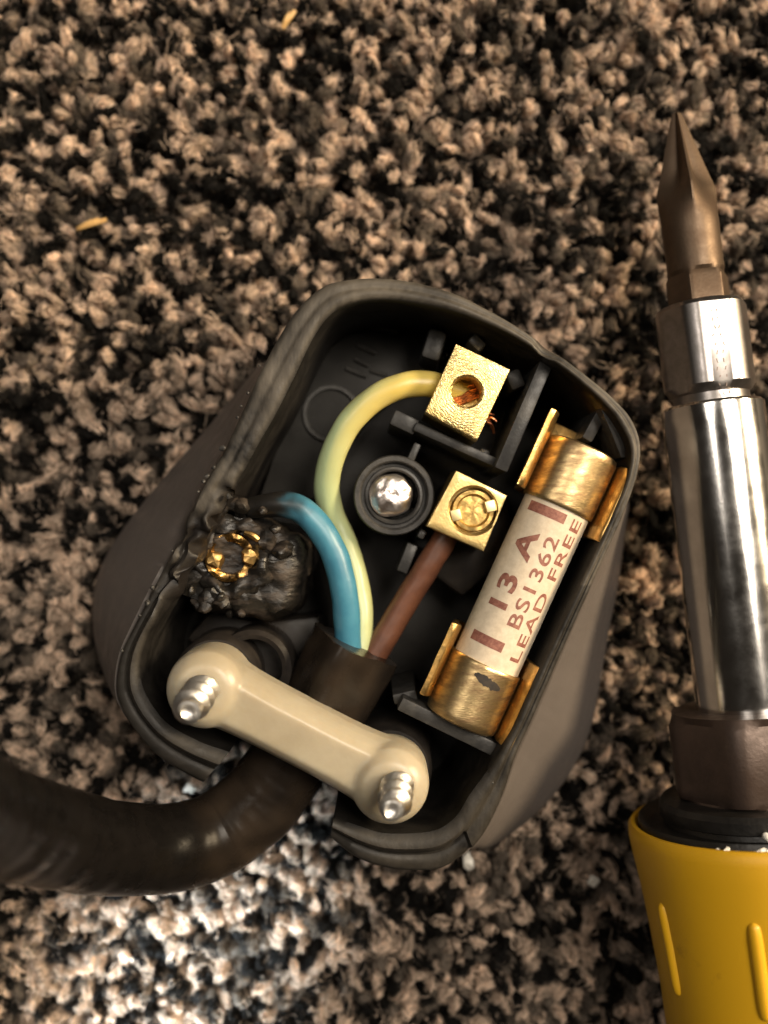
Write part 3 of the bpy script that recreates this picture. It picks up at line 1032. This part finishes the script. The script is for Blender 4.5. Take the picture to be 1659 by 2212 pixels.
# sleeve that holds the bit
b = MB()
hs = hexshape(hx0, 0.075)
rr = srings([(3.1, h_sl0 + 1.5), (3.1, h_sl0 + 0.1), (3.5, h_sl0)], 96)
rr += srings([(4.15, h_sl0 + 0.15), (4.32, h_sl0 + 0.45), (4.32, h_sl1 - 0.7)], 96, hs)
rr += srings([(3.55, h_sl1 - 0.15), (3.3, h_sl1 + 0.05), (3.3, h_sh0 + 0.3)], 96)
b.loft(rr, True, True, True)
M_SLEEVE = mat('brushed_sleeve', (0.30, 0.28, 0.275), 0.33, 1.0, col2=(0.24, 0.225, 0.215), nscale=1.0, bump=0.004, bscale=3, rvar=0.05)
b.build('bit_holder', M_SLEEVE, driver, smooth=26)
# faint engraved marks on the upper facet
for k in range(11):
    m_ = MB()
    hh = h_sl0 + 1.2 + k * 0.72
    for dy in (-0.25, 0.32):
        p0 = SA + SAX * hh + SX * 3.75 + SY * (dy + random.uniform(-.12, .12))
        e = SAX * random.uniform(0.18, 0.42) + SY * random.uniform(-0.12, 0.12)
        m_.loft([[p0 - SY * 0.05, p0 + SY * 0.05], [p0 + e - SY * 0.05, p0 + e + SY * 0.05]], False)
    m_.build('engraved_mark', M_NUT, driver)
b = MB()
b.loft(srings([(3.3, h_sh0 - 0.1), (4.2, h_sh0), (4.43, h_sh0 + 0.25), (4.45, h_sh0 + 0.6)] + [(4.45, h) for h in np.linspace(h_sh0 + 2, h_sh1 + 2, 12)], 96), True, True, True)
b.build('shaft', M_CHROME, driver, smooth=30)
b = MB()
hn = hexshape(hx0, 0.045)
b.loft(srings([(4.2, h_sh1 - 0.2), (6.6, h_sh1 - 0.15)], 96) + srings([(7.25, h_sh1 + 0.5), (7.4, h_sh1 + 0.9), (7.4, h_nt1 - 0.5), (7.2, h_nt1)], 96, hn) + srings([(6.4, h_nt1 + 0.2), (5.5, h_nt1 + 0.25)], 96), True, True, True)
b.build('hex_nut', M_NUT, driver, smooth=26)
b = MB()
b.loft(srings([(5.0, h_nt1 + 0.1), (8.3, h_nt1 + 0.25), (8.6, h_nt1 + 0.7), (8.6, h_nt1 + 1.6), (8.2, h_nt1 + 1.8), (8.3, h_nt1 + 2.2), (9.6, h_nt1 + 2.5), (10.45, SL - 0.5), (10.6, SL - 0.1), (10.6, SL + 0.8), (5, SL + 1.0)], 80), True, True, True)
b.build('collar', M_COLLAR, driver, smooth=30)
# handle
b = MB()
RH = 11.5
prof = [(8.0, SL + 1.4), (10.5, SL + 1.0), (10.62, SL + 0.3), (10.85, SL - 0.1), (RH - 0.3, SL - 0.1), (RH - 0.05, SL + 0.2), (RH, SL + 1.0), (RH - 0.15, SL + 2.5), (RH - 0.5, SL + 5), (RH - 0.9, SL + 9), (RH - 1.25, SL + 14), (RH - 1.4, SL + 20), (RH - 1.3, SL + 30), (RH, SL + 50), (RH + 0.3, SL + 62), (RH - 1, SL + 72), (5, SL + 76)]
b.loft(srings(prof, 96), True, True, True)
handle = b.build('handle', M_HANDLE, driver, smooth=50)
NR = 8
for k in range(NR):
    a = 2 * math.pi * k / NR + R(27)
    b = MB()
    pts = []
    for t in np.linspace(0, 1, 25):
        h = SL + 5.2 + 8.0 * t
        rr_ = np.interp(h, [p[1] for p in prof], [p[0] for p in prof])
        q = SA + SAX * h + (SX * math.cos(a) + SY * math.sin(a)) * (rr_ - 0.18)
        pts.append(tuple(q) + (0.55 * (1 - (2 * t - 1) ** 8) ** 0.5 + 0.05,))
    tube(b, pts, 60, 14)
    b.build('grip_ridge', M_HANDLE, handle, smooth=60)
# flakes of white paint stuck between collar and handle
for a, h, s in ((0.02, 0.7, 1.1), (0.12, 0.72, 1.0), (0.24, 0.6, 0.8), (0.36, 0.5, 0.55), (0.52, 0.35, 0.34), (0.60, 0.2, 0.38), (0.67, 0.3, 0.3), (0.16, -0.6, 0.55), (0.30, -0.8, 0.35), (-0.1, 0.7, .8), (-.22, .6, .7)):
    b = MB()
    rad = 10.65 if h > 0 else 9.05
    q = SA + SAX * (SL + 0.05 + (0.12 if h > 0 else h)) + (SX * math.cos(a) + SY * math.sin(a)) * rad
    rr = lathe_rings([(0.02, -0.25), (s * 0.9, -0.2), (s, 0.1), (s * 0.6, 0.3), (0.02, 0.32)], q, (SX * math.cos(a) + SY * math.sin(a) - SAX * 0.8), sides=9)
    for ring in rr:
        for v in ring:
            v += Vector((mnoise.noise(v * 1.7), mnoise.noise(v * 1.7 + Vector((3, 1, 3))), mnoise.noise(v * 1.7 + Vector((1, 8, 2))))) * 0.8 * s
    b.loft(rr, True, True, True)
    b.build('paint_flake', M_PAINT, driver, smooth=40)
for a, h in ((0.35, 1.0), (0.15, 0.7)):
    b = MB()
    q = SA + SAX * (h_nt1 - h) + (SX * math.cos(a) + SY * math.sin(a)) * 6.55
    lathe(b, [(0.16, -0.1), (0.2, 0.1), (0.02, 0.18)], q, SX, 8)
    b.build('paint_flake', M_PAINT, driver)

# ------------------------------------------------------------------ bits on the carpet
STRAW_GRP = 'straw fragments on the carpet'


def straw(a, b_, label, z=0.9):
    p, q = P(*a, z), P(*b_, z + 0.25)
    org = (p + q) / 2
    m_ = MB()
    d = (q - p)
    n2 = Vector((-d.y, d.x, 0)).normalized()
    for off, lift, wd, ex in ((0, 0, 0.20, 0), (0.22, 0.10, 0.15, -0.22), (-0.19, 0.05, 0.11, 0.2)):
        pts = []
        for t in np.linspace(0, 1, 6):
            w_ = p + d * (t * (1 - abs(ex)) + max(ex, 0)) + n2 * off * (0.6 + 0.6 * t) + Vector((0, 0, lift + 0.15 * math.sin(3 * t)))
            pts.append(tuple(w_) + (wd * (0.55 + 0.6 * math.sin(math.pi * min(0.95, max(0.05, t)))),))
        tube(m_, pts, 24, 7)
    o = m_.build('straw_fragment', M_STRAW, None, smooth=40, origin=org)
    tag(o, label, 'straw', STRAW_GRP)


straw((168, 496), (230, 473), 'golden straw sliver lying nearly level on open carpet, above and left of the plug')
straw((612, 62), (636, 22), 'golden straw sliver standing steep at the very top edge of the photo')


def crumb(px, py, s, label, z=0.8, el=1.0):
    b = MB()
    q = P(px, py, z)
    rr = lathe_rings([(0.02, -s * .5), (0.8 * s, -s * .35), (s, 0), (0.6 * s, s * .4), (0.02, s * .5)], q, sides=10)
    for ring in rr:
        for v in ring:
            v.y = q.y + (v.y - q.y) * el
            v += Vector((mnoise.noise(v * 2), mnoise.noise(v * 2 + Vector((3, 1, 3))), mnoise.noise(v * 2 + Vector((1, 8, 2))))) * 0.6 * s
    b.loft(rr, True, True, True)
    tag(b.build('crumb', M_PAINT, None, smooth=35, origin=q), label, 'crumb', 'white crumbs on the carpet')


crumb(1281, 1905, 0.55, 'pale pointed crumb in the dark carpet between plug and yellow handle')
crumb(1012, 1862, 0.5, 'white upright crumb against the lower rim of the plug', 1.0, 2.0)
crumb(410, 1704, 0.62, 'white crumb tucked in the bend between cord and plug wall', 1.5, 0.8)

# ------------------------------------------------------------------ the carpet
b = MB()
b.add([(-700, -700, -5.2), (700, -700, -5.2), (700, 700, -5.2), (-700, 700, -5.2)], [(0, 1, 2, 3)])
carpet = b.build('carpet_floor', M_BACK)
carpet['kind'] = 'structure'

poly_a, poly_r = TH, rs


def inside_plug(x, y):
    a = np.arctan2(y - PC.y, x - PC.x)
    mid = 0.5 * (A0 + A1)
    a = a + 2 * math.pi * np.round((mid - a) / (2 * math.pi))
    r = np.hypot(x - PC.x, y - PC.y)
    lim = np.interp(a, TH, rs, left=-1, right=-1)
    return r < lim - 0.9


PITCH = 1.13
xs = np.arange(-50, 50, PITCH)
ys = np.arange(-62, 62, PITCH)
gx, gy = np.meshgrid(xs, ys)
gx = gx + (np.arange(gx.shape[0]) % 2)[:, None] * PITCH * 0.5
tx = gx.ravel() + rng.normal(0, 0.42, gx.size)
ty = gy.ravel() + rng.normal(0, 0.42, gx.size)
keep = ~inside_plug(tx, ty)
tx, ty = tx[keep], ty[keep]
NTF = len(tx)
NF, NK = 74, 6
a_ = rng.normal(0.80, 0.24, NTF).clip(0.35, 1.5)
b_ = rng.normal(0.56, 0.16, NTF).clip(0.28, 1.05)
c_ = rng.normal(1.7, 0.35, NTF)
zc_ = -1.9 + rng.normal(0, 0.36, NTF).clip(-1.2, 0.85)
dirn = rng.uniform(0, 2 * math.pi, NTF)
dirn = np.where(rng.random(NTF) < 0.45, R(112) + rng.normal(0, 0.6, NTF), dirn)
twist = rng.normal(0, 0.45, NTF)
leanx, leany = rng.normal(0, 0.5, NTF), rng.normal(0, 0.5, NTF)
T = np.linspace(-1, 1, NK)
# each fibre runs over the tuft's dome, some ends stop short and stand out as fuzz
lo = rng.uniform(-1.05, -0.1, (NTF, NF, 1))
hi = rng.uniform(0.1, 1.05, (NTF, NF, 1))
s_rng = R(84) * (lo + (hi - lo) * (T[None, None, :] + 1) / 2)
psi = rng.uniform(-R(95), R(95), (NTF, NF, 1)) + twist[:, None, None] * T[None, None, :] + rng.normal(0, 0.30, (NTF, NF, 1)) * T[None, None, :]
shell_k = rng.uniform(0.45, 1.12, (NTF, NF, 1))
# uneven outline for each tuft
ph = rng.uniform(0, 6.28, (NTF, 1, 1))
lump = 1 + 0.22 * np.sin(psi * 2.1 + ph) + 0.16 * np.sin(s_rng * 2.7 + 2 * ph)
fly = rng.random((NTF, NF, 1)) < 0.26
grow = np.where(fly, rng.uniform(0.1, 0.55, (NTF, NF, 1)), 0.0) * (0.5 + 0.5 * T[None, None, :])
shell_k = shell_k + grow
al = a_[:, None, None] * np.sin(s_rng) * shell_k * lump
la = b_[:, None, None] * np.sin(psi) * np.cos(s_rng * 0.9) * shell_k * lump
he = c_[:, None, None] * np.cos(psi * 0.98) * np.cos(s_rng) * (0.5 + 0.5 * shell_k)
jit = rng.normal(0, 0.085, (NTF, NF, NK, 3)) * (1 + 1.2 * fly[..., None])
cd_, sd_ = np.cos(dirn)[:, None, None], np.sin(dirn)[:, None, None]
X = tx[:, None, None] + al * cd_ - la * sd_ + leanx[:, None, None] * he / 1.8 + jit[..., 0]
Y = ty[:, None, None] + al * sd_ + la * cd_ + leany[:, None, None] * he / 1.8 + jit[..., 1]
Z = zc_[:, None, None] + he + jit[..., 2]
pos = np.stack([X, Y, Z], -1).reshape(-1, 3) * U
kind = rng.random(NTF)
# yarn colours: beige, taupe, near black; neighbours drift together a little
drift = np.array([mnoise.noise(Vector((x * 0.33, y * 0.33, 0.3))) for x, y in zip(tx, ty)])
kind = kind + 0.28 * drift
tan = np.array([0.640, 0.500, 0.392])
tau = np.array([0.14, 0.115, 0.093])
blk = np.array([0.007, 0.0062, 0.0055])
colr = np.where(kind[:, None] < 0.44, tan, np.where(kind[:, None] < 0.63, tau, blk)) * rng.normal(1, 0.14, (NTF, 1)).clip(0.6, 1.4)
fc = np.repeat(colr[:, None, :], NF, 1) * rng.normal(1, 0.32, (NTF, NF, 1)).clip(0.25, 1.7)
mixf = rng.random((NTF, NF, 1))
fc = np.where(mixf < 0.09, blk * 2, fc)
fc = np.where(mixf > 0.965, tan * 0.8, fc)
fc = np.concatenate([fc, np.ones((NTF, NF, 1))], -1).reshape(-1, 4).astype(np.float32)
hc_ = bpy.data.hair_curves.new('carpet_pile')
hc_.add_curves([NK] * (NTF * NF))
hc_.attributes['position'].data.foreach_set('vector', pos.astype(np.float32).ravel())
rad = hc_.attributes.get('radius') or hc_.attributes.new('radius', 'FLOAT', 'POINT')
rr = np.tile(np.array([0.016, 0.030, 0.036, 0.036, 0.028, 0.012], dtype=np.float32), NTF * NF) * U
rad.data.foreach_set('value', rr)
ca = hc_.attributes.new('yarn', 'FLOAT_COLOR', 'CURVE')
ca.data.foreach_set('color', fc.ravel())
M_YARN = bpy.data.materials.new('carpet_yarn')
M_YARN.use_nodes = True
nt = M_YARN.node_tree
pb = nt.nodes['Principled BSDF']
pb.inputs['Roughness'].default_value = 0.62
pb.inputs['Specular IOR Level'].default_value = 0.18
pb.inputs['Sheen Weight'].default_value = 0.0
an = nt.nodes.new('ShaderNodeAttribute')
an.attribute_name = 'yarn'
nt.links.new(an.outputs['Color'], pb.inputs['Base Color'])
tr = nt.nodes.new('ShaderNodeBsdfTranslucent')
nt.links.new(an.outputs['Color'], tr.inputs['Color'])
mixs = nt.nodes.new('ShaderNodeMixShader')
mixs.inputs[0].default_value = 0.30
nt.links.new(pb.outputs[0], mixs.inputs[1])
nt.links.new(tr.outputs[0], mixs.inputs[2])
nt.links.new(mixs.outputs[0], nt.nodes['Material Output'].inputs['Surface'])
hc_.materials.append(M_YARN)
pile = bpy.data.objects.new('carpet_pile', hc_)
COL.objects.link(pile)
pile['kind'] = 'stuff'

for o in SC.objects:
    if '_org' in o:
        del o['_org']
